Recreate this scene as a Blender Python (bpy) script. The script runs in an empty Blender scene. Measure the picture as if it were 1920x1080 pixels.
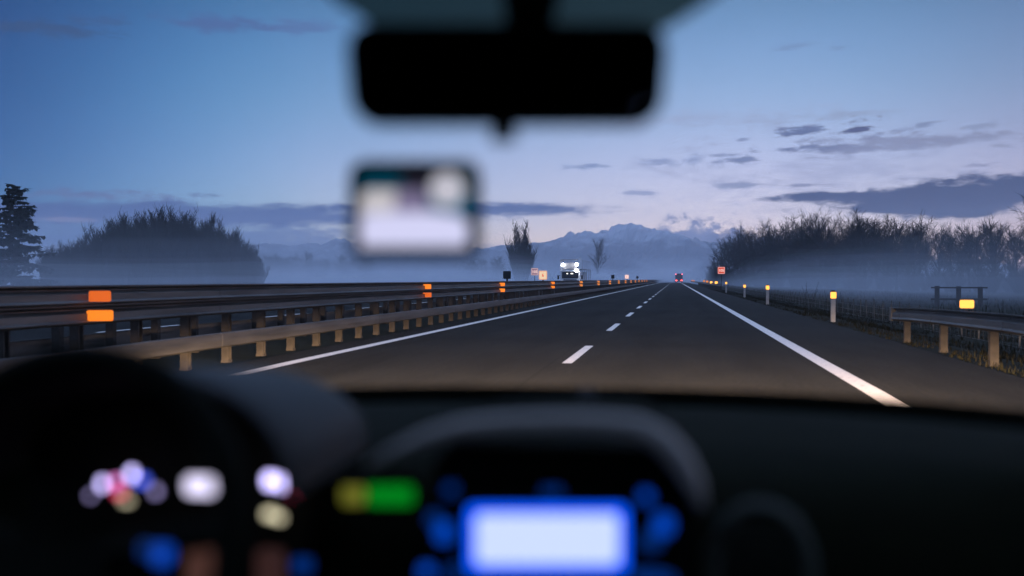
import bpy, bmesh, math, random
from mathutils import Vector, Matrix, noise
R = math.radians
sc = bpy.context.scene
COL = sc.collection
random.seed(11)
CAMH = 1.25
F = 1867.0
YAW = math.atan((1266 - 960) / F)
PIT = math.atan(16 / F)

# ------------------------------------------------------------------ helpers
def ray(px, py):
    x, y, z = (px - 960) / F, -(py - 540) / F, 1.0
    c, s = math.cos(-PIT), math.sin(-PIT)
    fy, up = c * z - s * y, s * z + c * y
    c, s = math.cos(YAW), math.sin(YAW)
    return Vector((c * x - s * fy, s * x + c * fy, up))
def P(px, py, Y):
    """point seen in that direction at road distance Y"""
    r = ray(px, py)
    return Vector((0, 0, CAMH)) + r * (Y / r.y)
def PX(px, py, X):
    r = ray(px, py)
    return Vector((0, 0, CAMH)) + r * (X / r.x)
def azel(px, py):
    r = ray(px, py)
    return math.atan2(r.x, r.y), math.atan2(r.z, math.hypot(r.x, r.y))
def tag(o, label=None, cat=None, group=None, kind=None):
    if label: o['label'] = label
    if cat: o['category'] = cat
    if group: o['group'] = group
    if kind: o['kind'] = kind
    return o
def empty(name, loc, label, cat, group=None, rz=0):
    o = bpy.data.objects.new(name, None)
    COL.objects.link(o); o.location = loc; o.rotation_euler = (0, 0, rz)
    o.empty_display_size = .2
    return tag(o, label, cat, group)
def mesh_of(name, V, Fa, mats, midx=None, smooth=False):
    m = bpy.data.meshes.new(name)
    m.from_pydata([tuple(v) for v in V], [], Fa)
    for k in (mats if isinstance(mats, (list, tuple)) else [mats]): m.materials.append(k)
    if midx: m.polygons.foreach_set('material_index', midx)
    if smooth: m.polygons.foreach_set('use_smooth', [True] * len(m.polygons))
    m.update()
    return m
def obj(name, mesh, parent=None, loc=(0, 0, 0), rot=(0, 0, 0)):
    o = bpy.data.objects.new(name, mesh)
    COL.objects.link(o)
    o.location = loc; o.rotation_euler = rot
    if parent: o.parent = parent
    return o
def copy_tree(o, parent=None):
    c = o.copy(); COL.objects.link(c); c.parent = parent
    for ch in list(o.children): copy_tree(ch, c)
    return c

class MB:
    """collects shapes into one mesh"""
    def __init__(s): s.V, s.F, s.M = [], [], []; s.mi = 0
    def add(s, V, Fa):
        b = len(s.V); s.V += [Vector(v) for v in V]
        s.F += [tuple(i + b for i in f) for f in Fa]; s.M += [s.mi] * len(Fa)
        return s
    def box(s, lo, hi, bev=0.0):
        x0, y0, z0 = lo; x1, y1, z1 = hi
        if bev <= 0:
            V = [(x, y, z) for x in (x0, x1) for y in (y0, y1) for z in (z0, z1)]
            return s.add(V, [(0, 1, 3, 2), (4, 6, 7, 5), (0, 4, 5, 1), (2, 3, 7, 6), (0, 2, 6, 4), (1, 5, 7, 3)])
        bm = bmesh.new(); bmesh.ops.create_cube(bm, size=1)
        for v in bm.verts:
            v.co = Vector(((x0 + x1) / 2 + v.co.x * (x1 - x0), (y0 + y1) / 2 + v.co.y * (y1 - y0), (z0 + z1) / 2 + v.co.z * (z1 - z0)))
        bmesh.ops.bevel(bm, geom=bm.edges[:], offset=bev, segments=2, affect='EDGES', profile=.6)
        bm.verts.index_update()
        s.add([v.co.copy() for v in bm.verts], [[v.index for v in f.verts] for f in bm.faces]); bm.free()
        return s
    def tube(s, pts, rad, n=6, cap=True, closed=False):
        pts = [Vector(p) for p in pts]; N = len(pts)
        rad = rad if isinstance(rad, (list, tuple)) else [rad] * N
        V, Fa = [], []
        up = Vector((0, 0, 1))
        for i, p in enumerate(pts):
            if closed: d = pts[(i + 1) % N] - pts[i - 1]
            else: d = pts[min(i + 1, N - 1)] - pts[max(i - 1, 0)]
            if d.length < 1e-9: d = Vector((0, 0, 1))
            d.normalize()
            a = up if abs(d.z) < .9 else Vector((1, 0, 0))
            u = d.cross(a).normalized(); w = d.cross(u)
            for k in range(n):
                t = 2 * math.pi * k / n
                V.append(p + (u * math.cos(t) + w * math.sin(t)) * rad[i])
        M = N if closed else N - 1
        for i in range(M):
            j = (i + 1) % N
            for k in range(n):
                l = (k + 1) % n
                Fa.append((i * n + k, i * n + l, j * n + l, j * n + k))
        if cap and not closed:
            Fa.append(tuple(range(n - 1, -1, -1))); Fa.append(tuple((N - 1) * n + k for k in range(n)))
        return s.add(V, Fa)
    def prism(s, outline, axis_vec, origin=(0, 0, 0), ux=Vector((1, 0, 0)), uz=Vector((0, 0, 1))):
        """closed outline in (ux, uz) pushed along axis_vec"""
        o = Vector(origin); a = Vector(axis_vec)
        n = len(outline)
        A = [o + ux * x + uz * z for x, z in outline]
        V = A + [p + a for p in A]
        Fa = [tuple(range(n - 1, -1, -1)), tuple(range(n, 2 * n))]
        Fa += [(i, (i + 1) % n, n + (i + 1) % n, n + i) for i in range(n)]
        return s.add(V, Fa)
    def sheet(s, rows):
        """grid of points"""
        n = len(rows[0]); V = [p for r in rows for p in r]
        return s.add(V, [(i * n + j, i * n + j + 1, (i + 1) * n + j + 1, (i + 1) * n + j) for i in range(len(rows) - 1) for j in range(n - 1)])
    def build(s, name, mats, parent=None, loc=(0, 0, 0), rot=(0, 0, 0), smooth=False):
        return obj(name, mesh_of(name, s.V, s.F, mats, s.M if isinstance(mats, (list, tuple)) else None, smooth), parent, loc, rot)

def rrect(w, h, r, n=5, taper=0.0):
    """rounded rectangle outline, taper narrows the bottom"""
    o = []
    for cx, cz, a0 in ((w / 2 - r, h / 2 - r, 0), (-w / 2 + r, h / 2 - r, 90), (-w / 2 + r, -h / 2 + r, 180), (w / 2 - r, -h / 2 + r, 270)):
        for i in range(n + 1):
            a = R(a0 + 90 * i / n)
            x, z = cx + r * math.cos(a), cz + r * math.sin(a)
            x *= 1 - taper * (0.5 - z / h)
            o.append((x, z))
    return o

# ------------------------------------------------------------------ materials
def srgb(r, g, b):
    f = lambda c: (c / 255 / 12.92) if c / 255 <= .04045 else ((c / 255 + .055) / 1.055) ** 2.4
    return (f(r), f(g), f(b), 1)
def mat(name, col, rough=.7, metal=0.0, col2=None, scale=8.0, stretch=None, bump=0.0, bscale=60.0, spec=.4, detail=6.0):
    m = bpy.data.materials.new(name); m.use_nodes = True
    nt = m.node_tree; b = nt.nodes['Principled BSDF']
    b.inputs['Roughness'].default_value = rough; b.inputs['Metallic'].default_value = metal
    b.inputs['Specular IOR Level'].default_value = spec
    tc = nt.nodes.new('ShaderNodeTexCoord')
    mp = nt.nodes.new('ShaderNodeMapping'); nt.links.new(tc.outputs['Object'], mp.inputs[0])
    if stretch: mp.inputs['Scale'].default_value = stretch
    n = nt.nodes.new('ShaderNodeTexNoise'); n.inputs['Scale'].default_value = scale; n.inputs['Detail'].default_value = detail
    nt.links.new(mp.outputs[0], n.inputs['Vector'])
    cr = nt.nodes.new('ShaderNodeValToRGB'); nt.links.new(n.outputs[0], cr.inputs[0])
    c2 = col2 or tuple(c * .75 for c in col[:3])
    cr.color_ramp.elements[0].position = .32; cr.color_ramp.elements[1].position = .68
    cr.color_ramp.elements[0].color = (*c2[:3], 1); cr.color_ramp.elements[1].color = (*col[:3], 1)
    nt.links.new(cr.outputs[0], b.inputs['Base Color'])
    if bump:
        n2 = nt.nodes.new('ShaderNodeTexNoise'); n2.inputs['Scale'].default_value = bscale; n2.inputs['Detail'].default_value = 4
        nt.links.new(tc.outputs['Object'], n2.inputs['Vector'])
        bp = nt.nodes.new('ShaderNodeBump'); bp.inputs['Strength'].default_value = bump; bp.inputs['Distance'].default_value = .02
        nt.links.new(n2.outputs[0], bp.inputs['Height']); nt.links.new(bp.outputs[0], b.inputs['Normal'])
    return m
def glow(name, col, strength, base=(.02, .02, .02)):
    m = bpy.data.materials.new(name); m.use_nodes = True
    b = m.node_tree.nodes['Principled BSDF']
    b.inputs['Base Color'].default_value = (*base, 1); b.inputs['Roughness'].default_value = .4
    b.inputs['Emission Color'].default_value = (*col[:3], 1); b.inputs['Emission Strength'].default_value = strength
    return m
def fogmat(name, dens, col=(.9, .93, 1.0), aniso=.2):
    m = bpy.data.materials.new(name); m.use_nodes = True
    nt = m.node_tree; nt.nodes.remove(nt.nodes['Principled BSDF'])
    v = nt.nodes.new('ShaderNodeVolumePrincipled'); v.inputs['Density'].default_value = dens
    v.inputs['Color'].default_value = (*col, 1); v.inputs['Anisotropy'].default_value = aniso
    nt.links.new(v.outputs[0], nt.nodes['Material Output'].inputs['Volume'])
    return m

M_asph = mat('asphalt', (.0205, .0192, .0160), .88, col2=(.0140, .0132, .0112), scale=3.0, stretch=(1, .12, 1), bump=.5, bscale=90, spec=.08)
M_ground = mat('field_soil', (.020, .021, .0125), .95, col2=(.010, .0115, .0075), scale=.35, bump=.6, bscale=3, spec=.05)
M_grass = mat('verge_grass', (.022, .018, .010), .9, col2=(.009, .010, .005), scale=1.2, spec=.05)
def worn_road(m, tracks):
    nt = m.node_tree; b = nt.nodes['Principled BSDF']; l = nt.links.new; N = nt.nodes.new
    base = b.inputs['Base Color'].links[0].from_socket
    tc = N('ShaderNodeTexCoord'); sp = N('ShaderNodeSeparateXYZ'); l(tc.outputs['Object'], sp.inputs[0])
    def M(op, a, c=None):
        n = N('ShaderNodeMath'); n.operation = op
        for k, x in enumerate((a, c)):
            if x is None: continue
            if isinstance(x, (int, float)): n.inputs[k].default_value = x
            else: l(x, n.inputs[k])
        return n.outputs[0]
    wob = N('ShaderNodeTexNoise'); wob.inputs['Scale'].default_value = .05; l(tc.outputs['Object'], wob.inputs['Vector'])
    x = M('ADD', sp.outputs[0], M('MULTIPLY', M('SUBTRACT', wob.outputs[0], .5), .5))
    tot = None
    for c in tracks:
        d = M('DIVIDE', M('SUBTRACT', x, c), .38); g = M('DIVIDE', 1.0, M('ADD', 1.0, M('MULTIPLY', d, d)))
        tot = g if tot is None else M('ADD', tot, g)
    big = N('ShaderNodeTexNoise'); big.inputs['Scale'].default_value = .22; big.inputs['Detail'].default_value = 5; l(tc.outputs['Object'], big.inputs['Vector'])
    grit = N('ShaderNodeTexNoise'); grit.inputs['Scale'].default_value = 16; grit.inputs['Detail'].default_value = 3; l(tc.outputs['Object'], grit.inputs['Vector'])
    # longitudinal paving joint and darker resurfaced patches
    seam = M('LESS_THAN', M('ABSOLUTE', M('SUBTRACT', x, -1.85)), .018)
    mp = N('ShaderNodeMapping'); mp.inputs['Scale'].default_value = (.12, .02, 1); l(tc.outputs['Object'], mp.inputs[0])
    pn = N('ShaderNodeTexNoise'); pn.inputs['Scale'].default_value = 1; pn.inputs['Detail'].default_value = 1; l(mp.outputs[0], pn.inputs['Vector'])
    crack = M('ADD', M('MULTIPLY', seam, .7), M('MULTIPLY', M('GREATER_THAN', pn.outputs[0], .60), .35))
    f = M('ADD', M('MULTIPLY', tot, -.28), M('MULTIPLY', M('SUBTRACT', big.outputs[0], .5), 1.1))
    f = M('ADD', f, M('MULTIPLY', M('SUBTRACT', grit.outputs[0], .5), 2.4))
    f = M('ADD', M('ADD', f, M('MULTIPLY', crack, -.5)), 1.08)
    mx = N('ShaderNodeMix'); mx.data_type = 'RGBA'; mx.blend_type = 'MULTIPLY'; mx.inputs[0].default_value = 1
    l(base, mx.inputs[6]); l(f, mx.inputs[7]); l(mx.outputs[2], b.inputs['Base Color'])
worn_road(M_asph, (-4.5, -2.7, -.55, 1.2, -15.9, -14.3, -12.2, -10.6))
M_line = mat('road_paint', (.86, .78, .68), .8, col2=(.66, .60, .53), scale=14, spec=.2)
nt_ = M_line.node_tree; b_ = nt_.nodes['Principled BSDF']; base_ = b_.inputs['Base Color'].links[0].from_socket
t_ = nt_.nodes.new('ShaderNodeTexCoord'); n1_ = nt_.nodes.new('ShaderNodeTexNoise'); n1_.inputs['Scale'].default_value = 9; n1_.inputs['Detail'].default_value = 8; n1_.inputs['Roughness'].default_value = .7
nt_.links.new(t_.outputs['Object'], n1_.inputs['Vector'])
r_ = nt_.nodes.new('ShaderNodeMapRange'); nt_.links.new(n1_.outputs[0], r_.inputs[0]); r_.inputs[1].default_value = .30; r_.inputs[2].default_value = .42
m_ = nt_.nodes.new('ShaderNodeMix'); m_.data_type = 'RGBA'; nt_.links.new(r_.outputs[0], m_.inputs[0]); m_.inputs[6].default_value = (.12, .105, .09, 1); nt_.links.new(base_, m_.inputs[7]); nt_.links.new(m_.outputs[2], b_.inputs['Base Color'])
M_galv = mat('galvanised_steel', (.13, .118, .105), .45, .35, col2=(.065, .06, .055), scale=3, stretch=(1, .25, 3))
M_post = mat('weathered_post_steel', (.038, .030, .0235), .85, .0, col2=(.019, .015, .012), scale=9)
M_wood = mat('grey_timber', (.05, .045, .04), .9, scale=6)
M_stake = mat('fence_stake_concrete', (.11, .105, .09), .9, col2=(.06, .055, .05), scale=5)
M_white = mat('white_plastic', (.34, .31, .28), .6, scale=5)
M_bark = mat('bark', (.03, .027, .025), .95, col2=(.016, .015, .014), scale=2, spec=.05)
M_twig = mat('bare_twigs', (.028, .025, .023), .95, col2=(.015, .014, .013), scale=.6, spec=.03)
M_needle = mat('conifer_needles', (.016, .026, .017), .9, col2=(.008, .014, .01), scale=1.5, spec=.05)
M_willow = mat('willow_twigs', (.028, .028, .022), .95, col2=(.015, .015, .013), scale=.5, spec=.03)
M_amber = glow('amber_retroreflector', (1, .22, .008), 1.1, (.4, .12, .01))  # reflectors emit on their own to imitate headlight light thrown back
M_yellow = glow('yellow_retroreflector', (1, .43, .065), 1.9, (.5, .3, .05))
M_amberdim = glow('low_glow_amber_retroreflector', (1, .15, .006), .72, (.4, .1, .01))  # same imitated headlight return with weaker emission
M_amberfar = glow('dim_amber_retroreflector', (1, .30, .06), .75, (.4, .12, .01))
M_black = mat('sign_back_black', (.012, .013, .014), .7, scale=5)
M_plast = mat('dark_dash_plastic', (.0062, .0074, .0030), .8, col2=(.0045, .0054, .0022), scale=40, bump=.15, bscale=400, spec=.04)
M_plastg = mat('grey_satin_trim', (.42, .37, .31), .55, col2=(.35, .31, .26), scale=25, spec=.3)
M_rubber = mat('black_leather', (.007, .0078, .0045), .8, scale=60, bump=.2, bscale=300, spec=.06)
M_head = mat('headliner_fabric', (.035, .035, .035), .95, scale=80, spec=.05)
M_paint = mat('dark_car_paint', (.02, .022, .025), .3, .2, scale=4)

# ------------------------------------------------------------------ camera
cd = bpy.data.cameras.new('camera'); cam = bpy.data.objects.new('camera', cd); COL.objects.link(cam)
cam.location = (0, 0, CAMH); cam.rotation_euler = (R(90) - PIT, 0, YAW)
cd.sensor_width = 36; cd.lens = 36 * F / 1920; cd.clip_start = .02; cd.clip_end = 9000
cd.dof.use_dof = True; cd.dof.focus_distance = 70; cd.dof.aperture_fstop = 1.4; cd.dof.aperture_blades = 0
sc.camera = cam

# ------------------------------------------------------------------ sky
SUN_AZ = R(38); SUN_EL = R(12)
w = bpy.data.worlds.new('World'); sc.world = w; w.use_nodes = True
nt = w.node_tree; bg = nt.nodes['Background']; bg.inputs[1].default_value = .145
sky = nt.nodes.new('ShaderNodeTexSky'); sky.sky_type = 'NISHITA'; sky.sun_disc = False
sky.sun_elevation = SUN_EL; sky.sun_rotation = R(60); sky.ozone_density = 4; sky.dust_density = .3
L = nt.links.new
def val(v):
    n = nt.nodes.new('ShaderNodeValue'); n.outputs[0].default_value = v; return n.outputs[0]
def mth(op, a, b=None, c=None):
    n = nt.nodes.new('ShaderNodeMath'); n.operation = op
    for i, x in enumerate((a, b, c)):
        if x is None: continue
        if isinstance(x, (int, float)): n.inputs[i].default_value = x
        else: L(x, n.inputs[i])
    return n.outputs[0]
tc = nt.nodes.new('ShaderNodeTexCoord')
sep = nt.nodes.new('ShaderNodeSeparateXYZ'); L(tc.outputs['Generated'], sep.inputs[0])
AZ = mth('ARCTAN2', sep.outputs[0], sep.outputs[1]); EL = mth('ARCSINE', sep.outputs[2])
ga, ge = azel(1350, 430)
dd = mth('SQRT', mth('ADD', mth('POWER', mth('DIVIDE', mth('ABSOLUTE', mth('SUBTRACT', AZ, ga)), .72), 2.0),
                     mth('POWER', mth('DIVIDE', mth('ABSOLUTE', mth('SUBTRACT', EL, ge)), .268), 2.0)))
def ramp(fac, stops):
    r = nt.nodes.new('ShaderNodeValToRGB'); L(fac, r.inputs[0]); r.color_ramp.interpolation = 'B_SPLINE'
    e = r.color_ramp.elements
    stops = [(p, tuple(v / 3 for v in c)) for p, c in stops]   # a spline ramp clips at 1
    e[0].position, e[0].color = stops[0][0], (*stops[0][1], 1); e[1].position, e[1].color = stops[-1][0], (*stops[-1][1], 1)
    for p, c in stops[1:-1]: q = e.new(p); q.color = (*c, 1)
    k = nt.nodes.new('ShaderNodeVectorMath'); k.operation = 'SCALE'; L(r.outputs[0], k.inputs[0]); k.inputs['Scale'].default_value = 3.0
    return k.outputs[0]
def mult(a, b):
    m = nt.nodes.new('ShaderNodeMix'); m.data_type = 'RGBA'; m.blend_type = 'MULTIPLY'; m.inputs[0].default_value = 1; m.clamp_result = False
    L(a, m.inputs[6]); L(b, m.inputs[7]); return m.outputs[2]
t_el = ramp(mth('MULTIPLY', EL, 2.0), [(0, (2.4, 1.5, 1.62)), (.13, (2.4, 1.47, 1.58)), (.23, (2.05, 1.24, 1.33)), (.34, (1.54, 1.16, 1.14)), (.45, (1.2, 1.04, 1.07)), (.54, (.84, .83, .83)), (.65, (.6, .62, .66)), (1, (.5, .55, .6))])
az_ = lambda d: (d - 9.31 + 60) / 120
t_az = ramp(mth('DIVIDE', mth('ADD', AZ, R(60)), R(120)), [(0, (.02, .16, .36)), (az_(-31), (.02, .18, .39)), (az_(-26), (.05, .25, .49)), (az_(-21), (.23, .53, .77)), (az_(-16), (.47, .80, .96)), (az_(-11), (.75, .98, 1.08)), (az_(0), (.97, 1.02, 1.04)), (az_(13), (1.02, 1.01, 1.01)), (az_(20), (.76, .82, .84)), (az_(27), (.57, .56, .58)), (1, (.45, .45, .5))])
cur = mult(mult(sky.outputs[0], t_el), t_az)
# unseen bright sky added overhead and behind to lift fog and ground light
vm = nt.nodes.new('ShaderNodeMapRange'); vm.interpolation_type = 'SMOOTHSTEP'; L(dd, vm.inputs[0])
vm.inputs[1].default_value = 1.42; vm.inputs[2].default_value = 2.3; vm.inputs[3].default_value = 0; vm.inputs[4].default_value = 1
vx = nt.nodes.new('ShaderNodeMix'); vx.data_type = 'RGBA'; L(vm.outputs[0], vx.inputs[0]); L(cur, vx.inputs[6]); vx.inputs[7].default_value = (.37 / .145, .54 / .145, 1.0 / .145, 1)
cur = vx.outputs[2]
# warped coordinates for cloud edges
def noise_at(scale, sx, detail=5, rough=.55, off=0.0):
    cx = nt.nodes.new('ShaderNodeCombineXYZ'); L(mth('MULTIPLY', AZ, scale * sx), cx.inputs[0]); L(mth('MULTIPLY', EL, scale), cx.inputs[1]); cx.inputs[2].default_value = off
    n = nt.nodes.new('ShaderNodeTexNoise'); n.inputs['Scale'].default_value = 1; n.inputs['Detail'].default_value = detail; n.inputs['Roughness'].default_value = rough
    L(cx.outputs[0], n.inputs['Vector'])
    return mth('SUBTRACT', n.outputs[0], .5)
NS = mth('ADD', noise_at(60, .28), mth('MULTIPLY', noise_at(190, .3, 6, .62, 1.7), .9))   # stretched streaks
NB = noise_at(75, .8, 8, .6, 3.3)  # billows
NL = noise_at(26, .25, 4, .5, 7.1)
def cloud(px, py, hx, hy, col, op=1.0, warp=2.8, soft=1.0, tilt=0.0, nz=None, flat=1.0):
    """soft-edged cloud about one direction of the sky; flat < 1 makes its underside flatter"""
    global cur
    a0, e0 = azel(px, py); a1, _ = azel(px + hx, py); _, e1 = azel(px, py - hy)
    ha, he = abs(a1 - a0), abs(e1 - e0)
    u = mth('DIVIDE', mth('SUBTRACT', AZ, a0), ha)
    v = mth('DIVIDE', mth('SUBTRACT', EL, e0), he)
    if tilt: v = mth('SUBTRACT', v, mth('MULTIPLY', u, tilt))
    if flat != 1.0: v = mth('ADD', mth('MAXIMUM', v, 0.0), mth('DIVIDE', mth('MINIMUM', v, 0.0), flat))
    d = mth('SQRT', mth('ADD', mth('MULTIPLY', u, u), mth('MULTIPLY', v, v)))
    f = mth('ADD', mth('SUBTRACT', 1.0, d), mth('MULTIPLY', nz or NS, warp))
    mr = nt.nodes.new('ShaderNodeMapRange'); mr.interpolation_type = 'SMOOTHSTEP'
    L(f, mr.inputs[0]); mr.inputs[1].default_value = 0; mr.inputs[2].default_value = soft; mr.inputs[3].default_value = 0; mr.inputs[4].default_value = op
    mx = nt.nodes.new('ShaderNodeMix'); mx.data_type = 'RGBA'; L(mr.outputs[0], mx.inputs[0]); L(cur, mx.inputs[6])
    mx.inputs[7].default_value = tuple(c / .145 for c in srgb(*col)[:3]) + (1,)
    cur = mx.outputs[2]
CLOUDS = [
    (60, 50, 150, 15, (48, 74, 116), .8), (200, 40, 60, 9, (56, 84, 132), .6), (390, 43, 100, 15, (74, 98, 152), .8), (572, 49, 66, 13, (84, 106, 160), .6),
    (1485, 86, 60, 7, (112, 136, 180), .5), (1575, 90, 34, 7, (108, 130, 174), .6),
    (1400, 222, 260, 16, (160, 172, 206), .6, 3.0, 1.3), (1560, 215, 160, 8, (150, 168, 200), .6, 3.0, 1.3),
    (1660, 268, 240, 17, (134, 143, 176), .75, 3.0, 1.1), (1480, 279, 75, 7, (98, 110, 152), .95, 2.4, .8, .1), (1560, 276, 60, 7, (108, 120, 158), .8, 2.4, .9), (1760, 262, 190, 15, (138, 142, 170), .6, 3.2, 1.2),
    (1735, 234, 48, 9, (122, 136, 172), .8, 2.8, 1.0, .35), (1838, 236, 52, 9, (136, 148, 180), .7, 2.8, 1.1, .3), (1870, 272, 40, 5, (142, 148, 176), .6),
    (1500, 250, 46, 10, (92, 106, 148), .95, 3.2, .8, .45, None, .5), (1612, 243, 44, 14, (80, 86, 124), 1, 3.0, .7, .3, None, .55), (1640, 254, 34, 6, (120, 128, 162), .7),
    (1392, 262, 15, 4, (124, 140, 182), .8, 2, .8, .4), (1250, 302, 40, 5, (132, 150, 194), .8), (1298, 300, 34, 9, (130, 148, 194), .8, 3, 1, .2), (1342, 304, 26, 7, (118, 134, 178), .85), (1360, 291, 40, 3, (118, 136, 178), .7), (1394, 300, 30, 8, (104, 120, 162), .9, 2.2, .7),
    (1110, 311, 42, 6, (124, 146, 192), .9), (1205, 362, 40, 4, (130, 148, 196), .7),
    (1378, 349, 30, 6, (138, 152, 190), .8), (1425, 345, 20, 3, (150, 160, 196), .7), (1500, 347, 40, 3, (130, 138, 172), .8), (1828, 308, 34, 6, (100, 110, 150), .95),
    (150, 366, 150, 12, (92, 100, 150), .8), (393, 366, 40, 6, (76, 94, 146), .95),
]
for c in CLOUDS: cloud(c[0], c[1], c[2] * 1.25, c[3] * 1.4, *c[4:])
cloud(1560, 330, 520, 95, (150, 158, 196), .55, 2.6, 1.6)
cloud(330, 452, 620, 60, (74, 106, 166), .85, 1.1, .7)
cloud(330, 402, 700, 29, (55, 84, 146), .95, .8, .6)
cloud(860, 392, 370, 18, (58, 86, 146), .95, 1.0, .6)
cloud(130, 412, 70, 6, (150, 145, 175), .5, 1.2, .6)
cloud(1830, 366, 400, 40, (52, 62, 100), 1, 1.1, .45, .35)
cloud(1540, 369, 160, 12, (55, 66, 106), 1, 1.3, .6)
cloud(1690, 391, 165, 13, (55, 65, 102), 1, 1.3, .6)
cloud(1800, 398, 150, 16, (54, 64, 100), 1, 1.3, .6)
# cloud bank lying against the mountains
cloud(1290, 482, 225, 70, (104, 122, 172), .96, 1.9, .3, 0, NB)
cloud(1310, 440, 60, 22, (128, 142, 186), .8, 2.2, .4, 0, NB)
cloud(1375, 445, 55, 24, (98, 112, 156), .8, 2.0, .4, 0, NB)
cloud(1225, 445, 120, 26, (120, 134, 178), .8, 2.0, .5, 0, NB)
cloud(700, 480, 900, 32, (100, 122, 172), .7, 1.2, .8, 0, NL)
L(cur, bg.inputs[0])
w.cycles.sampling_method = 'MANUAL'; w.cycles.sample_map_resolution = 512

sd = bpy.data.lights.new('sun', 'SUN'); sd.energy = .05; sd.angle = R(30); sd.color = (1, .82, .8)
so = bpy.data.objects.new('sun', sd); COL.objects.link(so); so.rotation_euler = (R(90) - SUN_EL, 0, -R(60) + math.pi)

# ------------------------------------------------------------------ ground and road
def prof(x):
    pts = [(-3000, -.9), (-26, -.9), (-20, -.35), (-18.6, -.03), (-17.5, -.03), (4.5, -.03), (5.6, -.14), (8.6, -.8), (12, -.95), (3000, -.95)]
    for (a, za), (b, zb) in zip(pts, pts[1:]):
        if a <= x <= b: return za + (zb - za) * (x - a) / (b - a)
    return -.9
xs = [-2150, -1500, -1000, -600, -350, -200, -120, -80, -50, -38, -30, -26, -23, -20, -18.6, -17.5, -14, -10, -8, -7, -6.4, -5, 0, 4.5] + [4.8 + .4 * i for i in range(22)] + [15, 18, 22, 28, 36, 50, 80, 120, 200, 350, 600, 1000, 1500, 2150]
ys = [-2150, -900, -300, -100, -40, -10, 0] + [4 + 2 * i for i in range(60)] + [126 + 6 * i for i in range(30)] + [310, 340, 380, 430, 500, 600, 750, 1000, 1400, 2150]
rows = []
for y in ys:
    r = []
    for x in xs:
        z = prof(x)
        if x > 5 or x < -21:
            z += .14 * noise.noise((x * .35, y * .3, 0)) * min(1, (x - 5) / 2 if x > 5 else (-21 - x) / 3) + .25 * noise.noise((x * .03, y * .03, 5)) * min(1, abs(x) / 40)
        r.append((x, y, z))
    rows.append(r)
tag(MB().sheet(rows).build('ground', M_ground, smooth=True), kind='structure')
def strip(name, x0, x1, y0, y1, z, m, step=None):
    n = 1 if not step else int((y1 - y0) / step)
    return MB().sheet([[(x0, y0 + (y1 - y0) * i / n, z), (x1, y0 + (y1 - y0) * i / n, z)] for i in range(n + 1)]).build(name, m)
tag(strip('road', -6.45, 4.35, -60, 1900, 0, M_asph), kind='structure')
tag(strip('opposite_road', -18.2, -8.7, -60, 1900, 0, M_asph), kind='structure')
# painted lines: the setting's markings
tag(strip('edge_line_marking', 2.06, 2.29, -20, 1500, .004, M_line), kind='structure')
tag(strip('median_line_marking', -5.80, -5.58, -20, 1500, .004, M_line), kind='structure')
tag(strip('opposite_line_marking', -9.6, -9.42, -20, 1500, .004, M_line), kind='structure')
tag(strip('opposite_edge_marking', -17.2, -17.02, -20, 1500, .004, M_line), kind='structure')
mb = MB()
for k in range(-2, 60):
    y0 = 14.75 + 9.52 * k
    mb.sheet([[(-1.665, y0, .004), (-1.515, y0, .004)], [(-1.665, y0 + 3.95, .004), (-1.515, y0 + 3.95, .004)]])
tag(mb.build('lane_line_marking', M_line), kind='structure')
mb = MB()
for k in range(-2, 40):
    y0 = 12 + 9.52 * k
    mb.sheet([[(-13.5, y0, .004), (-13.35, y0, .004)], [(-13.5, y0 + 3.95, .004), (-13.35, y0 + 3.95, .004)]])
tag(mb.build('opposite_lane_marking', M_line), kind='structure')
# grass on the verge
rg = random.Random(3); V, Fa = [], []
def blade(x, y, h):
    z = prof(x) - .02; a = rg.uniform(0, 6.28); l = rg.uniform(.1, .5) * h; wd = .006 + .006 * rg.random() + y * .00016
    dx, dy = math.cos(a), math.sin(a); b = len(V)
    V.extend([(x - dy * wd, y + dx * wd, z), (x + dy * wd, y - dx * wd, z), (x + dx * l * .4 - dy * wd * .6, y + dy * l * .4 + dx * wd * .6, z + h * .65), (x + dx * l * .4 + dy * wd * .6, y + dy * l * .4 - dx * wd * .6, z + h * .65), (x + dx * l, y + dy * l, z + h)])
    Fa.extend([(b, b + 1, b + 3, b + 2), (b + 2, b + 3, b + 4)])
for i in range(26000):
    y = 10 + 130 * rg.random() ** 1.8; x = 4.42 + rg.random() ** 1.3 * 8
    cl = noise.noise((x * .9, y * .5, 9))
    if cl < -.15 and x < 6.5: continue
    blade(x, y, rg.uniform(.03, .10) * (1 + max(0, cl) * 1.2) * (1 if x < 5.6 else 1.7))
for i in range(7000):
    y = 20 + 180 * rg.random() ** 1.3; x = rg.uniform(11, 34)
    blade(x, y, rg.uniform(.2, .55))
tag(obj('grass', mesh_of('grass', V, Fa, M_grass)), kind='stuff')

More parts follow.
